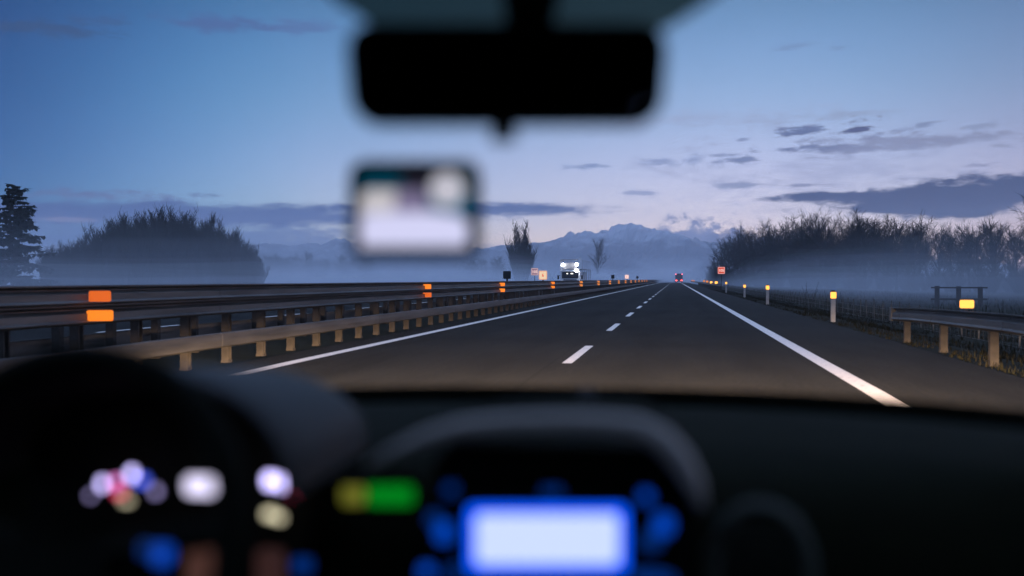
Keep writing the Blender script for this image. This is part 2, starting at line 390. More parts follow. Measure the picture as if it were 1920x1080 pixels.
# ------------------------------------------------------------------ steel barriers
def rail_profile(z0, z1, waves, d=.07, back=-.055):
    """corrugated steel section, x towards the traffic"""
    h = (z1 - z0) / waves; pts = []
    for k in range(waves):
        t = z1 - k * h
        pts += [(d * .6, t), (d * .6, t - .06 * h), (back, t - .2 * h), (back, t - .27 * h), (d, t - .42 * h), (d, t - .74 * h), (d * 1.45, t - .84 * h), (d * 1.45, t - .87 * h)]
    pts += [(d * .5, z0)]
    return pts
def extrude_rail(prof_pts, ysec, th=.006, sgn=1, zf=None):
    front = prof_pts; backp = [(x - th * 3, z) for x, z in reversed(prof_pts)]
    ring = front + backp; n = len(ring); V, Fa = [], []
    lap = []
    for q, y in enumerate(ysec): lap += [(y, 0.0), (y + .012, .007)] if 0 < q < len(ysec) - 1 and q % 2 else [(y, .007 if q % 2 == 0 else 0)]
    ysec = [a for a, _ in lap]
    for y, dx in lap:
        dz = (zf(y) if zf else 0) + .008 * noise.noise((y * .23, 1.7, sgn)); dx += .010 * noise.noise((y * .31, 4.2, sgn))
        V += [(sgn * (x + dx), y, z + dz) for x, z in ring]
    for i in range(len(ysec) - 1):
        Fa += [(i * n + k, i * n + (k + 1) % n, (i + 1) * n + (k + 1) % n, (i + 1) * n + k) for k in range(n)]
    Fa += [tuple(range(n)), tuple((len(ysec) - 1) * n + k for k in range(n - 1, -1, -1))]
    return V, Fa
def c_post(h, w=.12, d=.1, t=.018):
    o = [(-w / 2, -d / 2), (w / 2, -d / 2), (w / 2, -d / 2 + t), (-w / 2 + t, -d / 2 + t), (-w / 2 + t, d / 2 - t), (w / 2, d / 2 - t), (w / 2, d / 2), (-w / 2, d / 2)]
    mb = MB().prism(o, (0, 0, h), ux=Vector((1, 0, 0)), uz=Vector((0, 1, 0)))
    mb.box((-.066, -.06, -.04), (.066, .06, .012))
    return mb
def plate_reflector(w, h):
    mb = MB(); mb.mi = 0
    mb.prism(rrect(w, h, .02, 3), (0, -.012, 0))
    return mb
RX = -6.8
secs = [-6 + 4 * i for i in range(60)] + [250, 300, 360, 430, 520, 650, 800]
gr = empty('median_guardrail', (RX, 0, 0), 'double corrugated steel median guardrail with amber reflectors beside the overtaking lane', 'guardrail')
V, Fa = extrude_rail(rail_profile(.72, 1.175, 2), secs); obj('rail', mesh_of('median_rail', V, Fa, M_galv), gr)
V, Fa = extrude_rail([(.09, .45), (.105, .435), (.11, .34), (.105, .245), (.06, .22), (.03, .225)], secs); obj('lower_rail', mesh_of('lower_rail', V, Fa, M_galv), gr)
pm = mesh_of('barrier_post', *(lambda b: (b.V, b.F))(c_post(.74)), M_post)
py = [9.25 + 1.3 * k for k in range(92)]
for y in py: obj('post', pm, gr, (-.035, y, 0))
mb = MB(); y = py[-1] + 1.3
while y < 420:
    mb.box((-.095, y - .05, -.02), (.025, y + .05, .72)); y += 1.3
tag(mb.build('post', M_post, gr), kind='stuff')
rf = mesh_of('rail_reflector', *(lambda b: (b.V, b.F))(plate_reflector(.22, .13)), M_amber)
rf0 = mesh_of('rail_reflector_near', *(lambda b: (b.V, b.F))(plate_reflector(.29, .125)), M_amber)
rf1 = mesh_of('rail_reflector_low_glow', *(lambda b: (b.V, b.F))(plate_reflector(.24, .125)), M_amberdim)
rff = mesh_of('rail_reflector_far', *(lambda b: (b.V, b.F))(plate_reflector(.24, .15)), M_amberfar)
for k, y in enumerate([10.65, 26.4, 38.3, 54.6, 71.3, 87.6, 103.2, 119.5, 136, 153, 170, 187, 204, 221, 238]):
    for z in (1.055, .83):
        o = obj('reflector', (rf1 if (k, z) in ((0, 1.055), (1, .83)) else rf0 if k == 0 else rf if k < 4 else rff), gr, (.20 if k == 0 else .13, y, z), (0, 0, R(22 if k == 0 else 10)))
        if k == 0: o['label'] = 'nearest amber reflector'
# barrier of the opposite carriageway, back to back with the first
gb = empty('opposite_guardrail', (-8.35, 0, 0), 'steel guardrail of the oncoming carriageway standing behind the median guardrail', 'guardrail')
V, Fa = extrude_rail(rail_profile(.72, 1.165, 2), secs, sgn=-1); obj('rail', mesh_of('opposite_rail', V, Fa, M_galv), gb)
V, Fa = extrude_rail([(.09, .45), (.105, .435), (.11, .34), (.105, .245), (.06, .22), (.03, .225)], secs, sgn=-1); obj('lower_rail', mesh_of('opposite_lower_rail', V, Fa, M_galv), gb)
for k in range(80): obj('post', pm, gb, (.035, 9.8 + 1.3 * k, 0), (0, 0, math.pi))
# right-hand barrier that begins beside the shoulder
rr = empty('roadside_guardrail', (4.62, 0, 0), 'near steel guardrail on the right verge with yellow reflector on its top and blunt end', 'guardrail')
ysr = [-2, 4, 8, 11, 13, 15, 17, 19, 20.5, 21.6, 22.3]
zf = lambda y: 0 if y < 15 else -.012 * (y - 15) - (.012 * max(0, y - 20))
V, Fa = extrude_rail(rail_profile(.49, .765, 1, .045), ysr, sgn=-1, zf=zf); obj('rail', mesh_of('roadside_rail', V, Fa, M_galv), rr)
mb = MB().prism([(-.07, .40), (.03, .40), (.03, .68), (-.07, .68)], (0, .16, 0), (0, 22.3, -.03)); mb.prism([(-.045, .43), (.02, .43), (.02, .65), (-.045, .65)], (0, .1, 0), (0, 22.46, -.03))
mb.build('end_terminal', M_galv, rr)
pr = mesh_of('roadside_post', *(lambda b: (b.V, b.F))(c_post(.5)), M_post)
for y in (7.2, 10.1, 13.0, 15.75, 18.55, 21.35): obj('post', pr, rr, (.05, y, -.0))
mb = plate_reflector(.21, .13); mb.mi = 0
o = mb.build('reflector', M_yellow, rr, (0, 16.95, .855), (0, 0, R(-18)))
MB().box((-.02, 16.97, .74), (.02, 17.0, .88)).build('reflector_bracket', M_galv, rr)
# far right-hand barrier
rf2 = empty('roadside_guardrail', (4.95, 0, 0), 'distant steel guardrail on the right verge past the red kilometre sign', 'guardrail')
V, Fa = extrude_rail(rail_profile(.49, .765, 1, .045), [112, 130, 150, 180, 220, 270, 330], sgn=-1); obj('rail', mesh_of('far_roadside_rail', V, Fa, M_galv), rf2)
for k in range(40): obj('post', pr, rf2, (.05, 113 + 2.8 * k, 0))
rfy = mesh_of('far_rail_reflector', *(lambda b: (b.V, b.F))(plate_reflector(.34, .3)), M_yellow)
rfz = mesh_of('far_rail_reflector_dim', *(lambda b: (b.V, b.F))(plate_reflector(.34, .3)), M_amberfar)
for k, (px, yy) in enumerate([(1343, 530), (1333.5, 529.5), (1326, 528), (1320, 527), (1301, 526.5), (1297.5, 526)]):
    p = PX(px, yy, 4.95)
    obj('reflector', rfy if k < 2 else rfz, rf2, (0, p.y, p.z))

# ------------------------------------------------------------------ delineator posts
def delineator(y, x, h, label):
    t = empty('delineator_post', (x, y, prof(x)), label, 'road marker', 'white delineator posts along the right verge')
    z0 = -prof(x)
    mb = MB().prism([(-.06, -.05), (.06, -.05), (.075, .0), (.06, .05), (-.06, .05), (-.075, 0)], (0, 0, h - .22 + z0), (0, 0, 0), Vector((1, 0, 0)), Vector((0, 1, 0)))
    mb.build('shaft', M_white, t)
    mb = MB().prism([(-.06, -.05), (.06, -.05), (.075, .0), (.06, .05), (-.06, .05), (-.075, 0)], (0, 0, .24), (0, 0, h - .219 + z0), Vector((1, 0, 0)), Vector((0, 1, 0)))
    mb.box((-.05, -.045, h + .021 + z0), (.05, .045, h + .05 + z0), .01)
    mb.build('black_cap', M_black, t)
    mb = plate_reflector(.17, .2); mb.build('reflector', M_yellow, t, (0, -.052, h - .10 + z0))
for px, yb, yt, lab in [(1562, 600, 545, 'nearest white delineator post with amber reflector on the right verge'), (1439, 570, 534, 'second delineator post with amber reflector, between the nearest one and a smaller one'),
                        (1396, 556, 533, 'third delineator post along the right verge, slightly shorter than its neighbours'), (1361.5, 548, 528, 'farthest small delineator post beside the red kilometre sign')]:
    r = ray(px, yb); t = -CAMH / r.z; g = Vector((0, 0, CAMH)) + r * t
    top = P(px, yt, g.y)
    delineator(g.y, g.x, top.z - .04, lab)

# ------------------------------------------------------------------ signs
def text_mesh(txt, size, m, ext=.004):
    c = bpy.data.curves.new('digits', 'FONT'); c.body = txt; c.size = size; c.align_x = 'CENTER'; c.align_y = 'CENTER'; c.extrude = ext; c.offset = .012 * size
    o = bpy.data.objects.new('tmp', c); COL.objects.link(o)
    me = bpy.data.meshes.new_from_object(o.evaluated_get(bpy.context.evaluated_depsgraph_get()))
    bpy.data.objects.remove(o); me.materials.clear(); me.materials.append(m)
    return me
M_signr = glow('red_retroreflective_sheet', (1, .10, .035), .55, (.5, .06, .03))  # sign sheets carry emission standing in for returned headlight light
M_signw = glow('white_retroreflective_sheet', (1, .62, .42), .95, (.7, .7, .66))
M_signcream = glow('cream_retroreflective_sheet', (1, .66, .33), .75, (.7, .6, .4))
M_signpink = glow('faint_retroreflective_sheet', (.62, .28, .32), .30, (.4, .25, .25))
def sign(name, p, wd, ht, label, face, back=M_black, txt=None, txtm=None, zpost=None, post_m=M_black, cat='road sign'):
    zb = prof(p.x)
    t = empty(name, (p.x, p.y, zb), label, cat)
    zc = p.z - zb
    MB().prism(rrect(wd, ht, .05, 4), (0, .025, 0), (0, 0, zc)).build('panel', face, t)
    if txt:
        fr = MB(); o = rrect(wd * .93, ht * .93, .05, 4); i = rrect(wd * .86, ht * .86, .04, 4); n = len(o)
        fr.add([(x, -.004, z + zc) for x, z in o] + [(x, -.004, z + zc) for x, z in i], [(k, (k + 1) % n, n + (k + 1) % n, n + k) for k in range(n)])
        fr.build('border', txtm, t)
        obj('digits', text_mesh(txt, ht * .52, txtm), t, (0, -.006, zc - ht * .02), (R(90), 0, 0))
    mb = MB().tube([(0, .05, -.05), (0, .05, zc + ht * .35)], .04, 8); mb.box((-wd * .35, .027, zc - .03), (wd * .35, .045, zc + .03))
    mb.build('post', post_m, t)
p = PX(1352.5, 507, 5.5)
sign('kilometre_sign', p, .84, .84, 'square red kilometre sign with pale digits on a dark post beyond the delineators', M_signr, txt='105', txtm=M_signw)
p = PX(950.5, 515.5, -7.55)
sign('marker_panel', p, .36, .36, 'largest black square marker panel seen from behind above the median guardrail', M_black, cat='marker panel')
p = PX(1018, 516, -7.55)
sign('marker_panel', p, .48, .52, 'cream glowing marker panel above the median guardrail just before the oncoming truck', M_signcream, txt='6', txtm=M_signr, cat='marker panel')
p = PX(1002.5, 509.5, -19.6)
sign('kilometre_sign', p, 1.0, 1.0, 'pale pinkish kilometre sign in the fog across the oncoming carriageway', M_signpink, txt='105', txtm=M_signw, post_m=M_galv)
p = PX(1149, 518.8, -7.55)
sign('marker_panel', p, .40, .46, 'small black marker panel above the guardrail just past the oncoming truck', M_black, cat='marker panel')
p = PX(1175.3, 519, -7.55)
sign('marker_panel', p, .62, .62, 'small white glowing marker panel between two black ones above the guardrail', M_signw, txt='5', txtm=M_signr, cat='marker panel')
p = PX(1195, 520, -7.55)
sign('marker_panel', p, .46, .5, 'farthest tiny black marker panel above the median guardrail', M_black, cat='marker panel')

# ------------------------------------------------------------------ wire fence and timber rail on the right
wf = empty('wire_fence', (10.2, 0, -.9), 'low wire mesh fence on thin pale stakes below the right verge', 'fence')
sm = mesh_of('fence_stake', *(lambda b: (b.V, b.F))(MB().box((-.025, -.025, -.1), (.025, .025, 1.1), .008)), M_stake)
fr = random.Random(5)
for k in range(96):
    y = 28 + 2.0 * k
    obj('stake', sm, wf, (0, y, fr.uniform(-.06, .04)), (R(fr.uniform(-2, 2)), R(fr.uniform(-4, 4)), 0))
mb = MB()
for z in (.1, .4, .7, 1.0):
    mb.tube([(.0, 26 + 8 * i, z + .012 * math.sin(i * 1.7 + z)) for i in range(25)], .006, 3)
for k in range(380): mb.box((-.003, 27 + .5 * k, .1), (.003, 27.006 + .5 * k, 1.0))
mb.build('wire_mesh', M_galv, wf)
p1, p2 = P(1757, 536, 84), P(1838, 536, 84)
tf = empty('timber_rail', (p1.x, 84, -.95), 'dark timber rail on three stout posts in the field behind the guardrail', 'fence')
wdt = p2.x - p1.x
for k in range(3): MB().box((wdt * k / 2 - .17, -.12, -.1), (wdt * k / 2 + .17, .12, p1.z + .95 - .03 * k), .03).build('post', M_wood, tf)
mb = MB().box((-.5, -.2, p1.z + .75), (wdt + .5, -.125, p1.z + .87), .01); mb.build('rail', M_wood, tf)
MB().box((-.5, -.2, .55), (wdt + .5, -.125, .7), .01).build('rail', M_wood, tf)

# ------------------------------------------------------------------ trees
def branch(V, Fa, p0, d, ln, r0, r1, seg, wob, rnd, n=3, lift=0.0):
    pts = [p0.copy()]; p = p0.copy(); d = d.normalized()
    for i in range(seg):
        d = (d + Vector((rnd.gauss(0, wob), rnd.gauss(0, wob), rnd.gauss(0, wob) + lift))).normalized()
        p = p + d * ln / seg; pts.append(p.copy())
    b = len(V)
    for i, q in enumerate(pts):
        dd_ = (pts[min(i + 1, seg)] - pts[max(i - 1, 0)]).normalized()
        a = Vector((0, 0, 1)) if abs(dd_.z) < .9 else Vector((1, 0, 0))
        u = dd_.cross(a).normalized(); v = dd_.cross(u); r = r0 + (r1 - r0) * i / seg
        for k in range(n):
            t = 6.2832 * k / n; V.append(q + (u * math.cos(t) + v * math.sin(t)) * r)
    for i in range(seg):
        for k in range(n):
            l = (k + 1) % n; Fa.append((b + i * n + k, b + i * n + l, b + (i + 1) * n + l, b + (i + 1) * n + k))
    return pts, d
def bare_tree(seed, fan=.55, twigs=1.0, upright=.25, limbs=11, thin=1.0):
    """unit-ish tree 10 m tall: trunk mesh and crown mesh"""
    rnd = random.Random(seed); TV, TF, CV, CF = [], [], [], []
    tr, _ = branch(TV, TF, Vector((0, 0, -.3)), Vector((0, 0, 1)), 7.2, .19, .07, 8, .05, rnd, 6)
    for i in range(limbs):
        t = .22 + .78 * (i + rnd.random()) / limbs
        k = min(int(t * 8), 7); p = tr[k].lerp(tr[k + 1], t * 8 - k)
        a = i * 2.4 + rnd.uniform(-.5, .5); e = upright + rnd.uniform(.15, .5) + .35 * t
        d = Vector((math.cos(a) * fan * 2, math.sin(a) * fan * 2, e * 2))
        ln = rnd.uniform(2.6, 3.8) * (1.15 - .5 * t)
        lp, ld = branch(TV, TF, p, d, ln, .075 * (1.2 - .5 * t), .03, 5, .1, rnd, 4, .05)
        for j in range(int(8 * twigs)):
            q = lp[rnd.randint(1, 5)]; dv = (ld + Vector((rnd.gauss(0, .55), rnd.gauss(0, .55), rnd.gauss(.1, .42)))).normalized()
            sp_, sd_ = branch(CV, CF, q, dv, rnd.uniform(1.0, 2.0), .036 * thin, .018 * thin, 3, .14, rnd, 3, .06)
            for m_ in range(9):
                q2 = sp_[rnd.randint(1, 3)]; dv2 = (sd_ + Vector((rnd.gauss(0, .6), rnd.gauss(0, .6), rnd.gauss(.08, .5)))).normalized()
                branch(CV, CF, q2, dv2, rnd.uniform(.45, 1.05), .021 * thin, .012 * thin, 2, .15, rnd, 3, .05)
    return TV, TF, CV, CF
def bushy(seed, stems=13, thin=1.0, spread=.34, taper=1.55):
    """many-stemmed willow bush with upright shoots, 10 m tall"""
    rnd = random.Random(seed); TV, TF, CV, CF = [], [], [], []
    for i in range(stems):
        a = i * 2.4; r = spread * math.sqrt((i + .5) / stems) * 1.3
        d = Vector((math.cos(a) * r, math.sin(a) * r, 1)); ln = 9.8 * (1 - taper * r) * rnd.uniform(.86, 1.04)
        lp, ld = branch(TV, TF, Vector((math.cos(a) * r * 1.5, math.sin(a) * r * 1.5, -.3)), d, ln, .09, .02, 7, .05, rnd, 4, .02)
        for j in range(34):
            t = rnd.uniform(.06, 1); k = min(int(t * 7), 6); q = lp[k].lerp(lp[k + 1], t * 7 - k)
            b = rnd.uniform(0, 6.28); o = rnd.uniform(.25, .6)
            sp_, sd_ = branch(CV, CF, q, Vector((math.cos(b) * o, math.sin(b) * o, 1)), rnd.uniform(1.0, 1.8) * (1.15 - .5 * t), .030 * thin, .012 * thin, 3, .08, rnd, 3, .05)
            for m_ in range(6):
                q2 = sp_[rnd.randint(0, 3)]; c = rnd.uniform(0, 6.28); o = rnd.uniform(.3, .8)
                branch(CV, CF, q2, Vector((math.cos(c) * o, math.sin(c) * o, 1)), rnd.uniform(.4, 1.0), .017 * thin, .009 * thin, 2, .1, rnd, 3)
    return TV, TF, CV, CF
def conifer(seed):
    rnd = random.Random(seed); TV, TF, CV, CF = [], [], [], []
    branch(TV, TF, Vector((0, 0, -.3)), Vector((0, 0, 1)), 10.2, .2, .03, 9, .012, rnd, 6)
    z = 1.0
    while z < 9.9:
        t = z / 10; R0 = 3.3 * (1 - t) ** .7 * rnd.uniform(.7, 1.15) + .3
        nb = 6 if z < 8 else 5
        for i in range(nb):
            a = rnd.uniform(0, 6.28); ln = R0 * rnd.uniform(.5, 1.15)
            d = Vector((math.cos(a), math.sin(a), .25 - .3 * (1 - t)))
            lp, ld = branch(TV, TF, Vector((0, 0, z + rnd.uniform(-.2, .2))), d + Vector((0, 0, rnd.uniform(-.15, .3))), ln, .05, .012, 4, .09, rnd, 3, -.07)
            for j in range(int(20 + 44 * ln / 3)):
                u = rnd.uniform(.15, 1); k = min(int(u * 4), 3); q = lp[k].lerp(lp[k + 1], u * 4 - k)
                s = rnd.uniform(.2, .45); b = rnd.uniform(0, 6.28)
                dv = Vector((math.cos(b), math.sin(b), rnd.uniform(-1.6, .3))).normalized() * s
                sd_ = Vector((-math.sin(b), math.cos(b), rnd.uniform(-.4, .4))) * s * .32
                n0 = len(CV); CV.extend([q - sd_ * .5, q + dv * .55 - sd_, q + dv, q + dv * .5 + sd_, q + sd_ * .4]); CF.append((n0, n0 + 1, n0 + 2, n0 + 3, n0 + 4))
        z += rnd.uniform(.22, .36)
    return TV, TF, CV, CF
def tree_proto(gen, mt, mc, *a, **k):
    TV, TF, CV, CF = gen(*a, **k)
    return mesh_of('tree_trunk', TV, TF, mt), mesh_of('tree_crown', CV, CF, mc)
def plant(name, proto, loc, h, label, cat, group=None, sx=None, rz=None):
    t = empty(name, loc, label, cat, group, random.uniform(0, 6.28) if rz is None else rz)
    s = h / 10; t.scale = ((sx or s), (sx or s), s)
    obj('trunk', proto[0], t); obj('crown', proto[1], t)
    return t
rt = random.Random(21)
protos = [tree_proto(bare_tree, M_bark, M_twig, 100 + i, fan=rt.uniform(.5, .75), upright=rt.uniform(.15, .35), thin=.8, limbs=13, twigs=1.15) for i in range(6)]
clumpy = [tree_proto(bushy, M_bark, M_willow, 300 + i, 15, 1.15, .36, .62) for i in range(4)]
willows = [tree_proto(bushy, M_bark, M_willow, 200 + i, thin=1.25) for i in range(4)]
# the wood on the right
k = 0
for row, (off, hs) in enumerate(((0, 1.0), (8, .93))):
    t = 0
    while t < 1.0:
        x, y = 20 + 40 * t, 400 - 280 * t
        nx, ny = .99, .14
        hh = 18.6 if t < .45 else 18.6 - (t - .45) / .25 * 6.2 if t < .7 else 12.4
        hh *= hs * rt.uniform(.78, 1.16)
        if row and t < .05: hh *= .8
        if .78 < t < .86: hh *= 1.12
        plant('bare_tree', protos[rt.randrange(6)], (x + nx * off + rt.uniform(-2, 2), y + ny * off + rt.uniform(-2, 2), -.95), hh, 'bare winter tree in the foggy wood beyond the right verge', 'tree', 'bare trees of the wood on the right', hh / 10 * rt.uniform(.85, 1.15))
        t += rt.uniform(.013, .022) * (1.25 if t < .5 else 1.0); k += 1
    
for x, y, hh in ((17.5, 418, 15), (16.2, 432, 11), (15.2, 445, 8), (14.4, 458, 5.5)):
    plant('bare_bush', willows[rt.randrange(4)], (x, y, -.95), hh, 'bare bush along the foggy front edge of the wood on the right', 'bush', 'bushes along the front of the right wood', hh / 10 * 1.3)
for off in (6, 13, 20):
    t = .02
    while t < 1.0:
        x, y = 20 + 40 * t + off, 400 - 280 * t + off * .14
        hh = rt.uniform(5.5, 8.5) * (1.2 if t < .5 else .75)
        plant('bare_bush', willows[rt.randrange(4)], (x + rt.uniform(-2, 2), y, -.95), hh, 'leafless undergrowth bush among the trunks inside the wood on the right', 'bush', 'undergrowth inside the right wood', hh / 10 * 1.7)
        t += .026
t = -.02
while t < 1.0:
    x, y = 18.5 + 40 * t, 396 - 280 * t
    hh = rt.uniform(4.5, 8) * (1.25 if t < .5 else .8)
    plant('bare_bush', willows[rt.randrange(4)], (x + rt.uniform(-1, 3), y, -.95), hh, 'bare bush along the foggy front edge of the wood on the right', 'bush', 'bushes along the front of the right wood', hh / 10 * 1.5)
    t += .019
# the rounded willow clump on the left
CL = [(78, .30), (92, .52), (120, .62), (165, .68), (182, .74), (205, .90), (260, .97), (320, 1.0), (375, .97), (415, .84), (455, .64), (480, .40), (495, .2)]
def clump_h(px):
    for (a, ha), (b, hb) in zip(CL, CL[1:]):
        if a <= px <= b: return ha + (hb - ha) * (px - a) / (b - a)
    return .25
for i in range(60):
    fy = rt.uniform(-1, 1); px = rt.uniform(95, 480)
    if i < 34: px = 90 + 398 * (i + .5) / 34; fy = rt.uniform(-.5, 0)
    g = P(px, 524, 130 + 9 * fy)
    hh = max(3.0, 12.3 * clump_h(px) * rt.uniform(.95, 1.03))
    if px > 180: plant('willow_bush', clumpy[i % 4], (g.x, g.y, -.9), hh, 'leafless willow in the big round clump rising from fog on the left', 'bush', 'willows of the round clump on the left', max(hh, 4.5) / 10 * 1.0)
    else: plant('willow_bush', clumpy[i % 4], (g.x, g.y, -.9), hh, 'shorter leafless bush between the conifer and the round willow clump', 'bush', 'shorter bushes beside the round clump', max(hh, 4.5) / 10 * 1.0)
# conifers at the left edge
cf = tree_proto(conifer, M_bark, M_needle, 5)
g = P(27, 524, 110); plant('conifer_tree', cf, (g.x, g.y, -.9), 13.9, 'dark drooping conifer at the far left edge above the fog', 'tree', None, 1.6, .6)
g = P(-45, 524, 112); plant('conifer_tree', cf, (g.x, g.y, -.9), 12.2, 'second dark conifer half cut off by the left picture edge', 'tree', None, 1.3, 3.1)
# lone trees in the fog ahead
g = P(978, 524, 300); plant('bare_tree', tree_proto(bushy, M_bark, M_twig, 64, 30, 1.7, .30), (g.x, g.y, -.9), 22, 'tall lone bare tree standing in fog left of the oncoming truck', 'tree', None, 1.9, 1.0)
g = P(1122, 524, 760); plant('bare_tree', protos[2], (g.x, g.y, -.9), 34, 'faint lone bare tree in the fog behind the oncoming truck', 'tree', None, 2.6, 2.0)
for i in range(30):
    px = rt.choice([rt.uniform(500, 690), rt.uniform(500, 690), rt.uniform(880, 1060)]); yy = rt.uniform(430, 520)
    g = P(px, 524, yy); hh = rt.uniform(11, 15.5) if px < 700 else rt.uniform(9, 13)
    plant('bare_tree', protos[rt.randrange(6)], (g.x, g.y, -.9), hh, 'faint distant tree of the low treeline across the foggy field', 'tree', 'distant treeline across the foggy left field', hh / 10 * 1.5)
# dry weed stalks beside the fence
for px, y in ((1519, 46), (1568, 42)):
    g = P(px, 560, y); t = empty('weed_stalk', (g.x, g.y, -.6), 'tall dry weed stalks sticking up above the fence line', 'weed', 'dry weeds by the wire fence')
    V, Fa = [], []; rw = random.Random(int(px))
    for s in range(6): branch(V, Fa, Vector((rw.uniform(-.2, .2), 0, 0)), Vector((rw.gauss(0, .16), rw.gauss(0, .2), 1)), rw.uniform(1.0, 1.9), .011, .005, 5, .09, rw, 3)
    obj('stem', mesh_of('weed_stem', V, Fa, M_bark), t)

# ------------------------------------------------------------------ mountains
M_mtn = bpy.data.materials.new('snowy_rock'); M_mtn.use_nodes = True
n_ = M_mtn.node_tree; b_ = n_.nodes['Principled BSDF']; b_.inputs['Roughness'].default_value = .9; b_.inputs['Specular IOR Level'].default_value = .1
t1 = n_.nodes.new('ShaderNodeTexCoord'); s1 = n_.nodes.new('ShaderNodeSeparateXYZ'); n_.links.new(t1.outputs['Object'], s1.inputs[0])
no = n_.nodes.new('ShaderNodeTexNoise'); no.inputs['Scale'].default_value = .03; no.inputs['Detail'].default_value = 8; n_.links.new(t1.outputs['Object'], no.inputs['Vector'])
ma = n_.nodes.new('ShaderNodeMath'); ma.operation = 'MULTIPLY_ADD'; n_.links.new(no.outputs[0], ma.inputs[0]); ma.inputs[1].default_value = 110; n_.links.new(s1.outputs[2], ma.inputs[2])
mr = n_.nodes.new('ShaderNodeMapRange'); n_.links.new(ma.outputs[0], mr.inputs[0]); mr.inputs[1].default_value = 108; mr.inputs[2].default_value = 150
cr = n_.nodes.new('ShaderNodeValToRGB'); n_.links.new(mr.outputs[0], cr.inputs[0]); cr.color_ramp.elements[0].color = (.20, .22, .26, 1); cr.color_ramp.elements[1].color = (.46, .48, .52, 1)
n_.links.new(cr.outputs[0], b_.inputs['Base Color'])
ridge = [(-200, 70), (300, 72), (480, 70), (570, 78), (640, 80), (760, 62), (900, 72), (1000, 84), (1060, 92), (1110, 102), (1150, 106), (1190, 111), (1215, 107), (1250, 104), (1290, 94), (1330, 78), (1420, 62), (1520, 50), (1700, 40), (2000, 30)]
def ridge_h(px):
    for (a, ha), (b, hb) in zip(ridge, ridge[1:]):
        if a <= px <= b: return ha + (hb - ha) * (px - a) / (b - a)
    return 30
rows = []
for j in range(46):
    v = j / 45; Y = 1550 + 550 * v; r = []
    for i in range(420):
        px = -100 + 2000 * i / 419
        g = P(px, 524, Y); pk = P(px, 524 - ridge_h(px), 1850).z
        prof_ = max(0, 1 - abs(v - .55) / .55) ** .9
        nz = noise.fractal((g.x * .011, g.y * .011, 2), .9, 2.1, 6)
        nz2 = abs(noise.fractal((g.x * .03, g.y * .03, 7), .8, 2.2, 6))
        z = pk * prof_ * (.93 + .12 * nz - .15 * nz2) + 4 * nz * prof_
        r.append((g.x, g.y, -1.2 + max(0, z)))
    rows.append(r)
tag(MB().sheet(rows).build('mountains', M_mtn, smooth=False), kind='structure')

# ------------------------------------------------------------------ oncoming car transporter
M_cab = mat('white_truck_paint', (.80, .80, .82), .35, scale=2)
M_glassd = mat('dark_windscreen_glass', (.012, .013, .016), .08, scale=2, spec=.6)
M_lamp = glow('white_headlamp', (.93, .97, 1), 26, (.8, .8, .8))
M_lampd = glow('dim_cab_lamp', (1, .93, .8), 2.2)
M_frame = mat('grey_steel_frame', (.26, .26, .28), .6, .3, scale=4)
M_tarp = mat('grey_trailer_side', (.6, .6, .62), .7, scale=2)
M_tyre = mat('tyre_rubber', (.015, .015, .015), .9, scale=20)
def wheel(parent, x, y, r, wd):
    o = obj('wheel', None, parent) if False else MB().tube([(x - wd / 2, y, r), (x - wd * .42, y, r), (x + wd * .42, y, r), (x + wd / 2, y, r)], [r * .9, r, r, r * .9], 18).build('wheel', M_tyre, parent)
    MB().tube([(x - wd / 2 - .01, y, r), (x + wd / 2 + .01, y, r)], r * .55, 14).build('rim', M_frame, o)
TY = 118
tx = P(1069, 524, TY).x
tk = empty('truck', (tx, TY, 0), 'oncoming white car transporter truck with bright roof lamps in the opposite lanes', 'truck')
b = MB(); b.prism([(-1.2, .45), (1.2, .45), (1.22, 1.3), (1.15, 2.2), (1.0, 2.34), (-1.0, 2.34), (-1.15, 2.2), (-1.22, 1.3)], (0, 2.0, 0), (0, 0, 0)); b.box((-1.22, -.14, .4), (1.22, -.003, .95), .06); b.build('cab', M_cab, tk)
b = MB(); b.prism([(-1.0, 1.38), (1.0, 1.38), (.97, 2.14), (.5, 2.18), (-.5, 2.18), (-.97, 2.14)], (0, -.05, 0), (0, -.004, 0)); b.build('windscreen', M_glassd, tk)
MB().box((-1.1, -.3, 2.2), (1.1, -.01, 2.33), .04).build('sun_visor', M_cab, tk)
g = MB(); [g.box((-.8, -.03, .98 + .08 * i), (.8, -.004, 1.03 + .08 * i)) for i in range(4)]; g.build('grille', M_black, tk)
for x in (-.9, .9): MB().prism(rrect(.34, .2, .05, 3), (0, -.03, 0), (x, -.145, .72)).build('headlight', M_lamp, tk)
for x, z in ((-.8, 2.98), (.84, 3.02), (.80, 2.30)):
    MB().tube([(x, -.5, z), (x, -.36, z)], [.20, .15], 16).build('roof_lamp', M_lamp, tk)
for x in (-.33, .22): MB().prism(rrect(.17 if x < 0 else .3, .12, .04, 3), (0, -.02, 0), (x, -.06, 1.95)).build('cab_lamp', M_lampd, tk)
for s in (-1, 1):
    b = MB().box((s * 1.42 - .1, -.12, 1.28), (s * 1.42 + .1, -.02, 1.75), .03); b.tube([(s * 1.18, .05, 1.7), (s * 1.4, -.05, 1.68)], .025, 6); b.build('wing_mirror', M_black, tk)
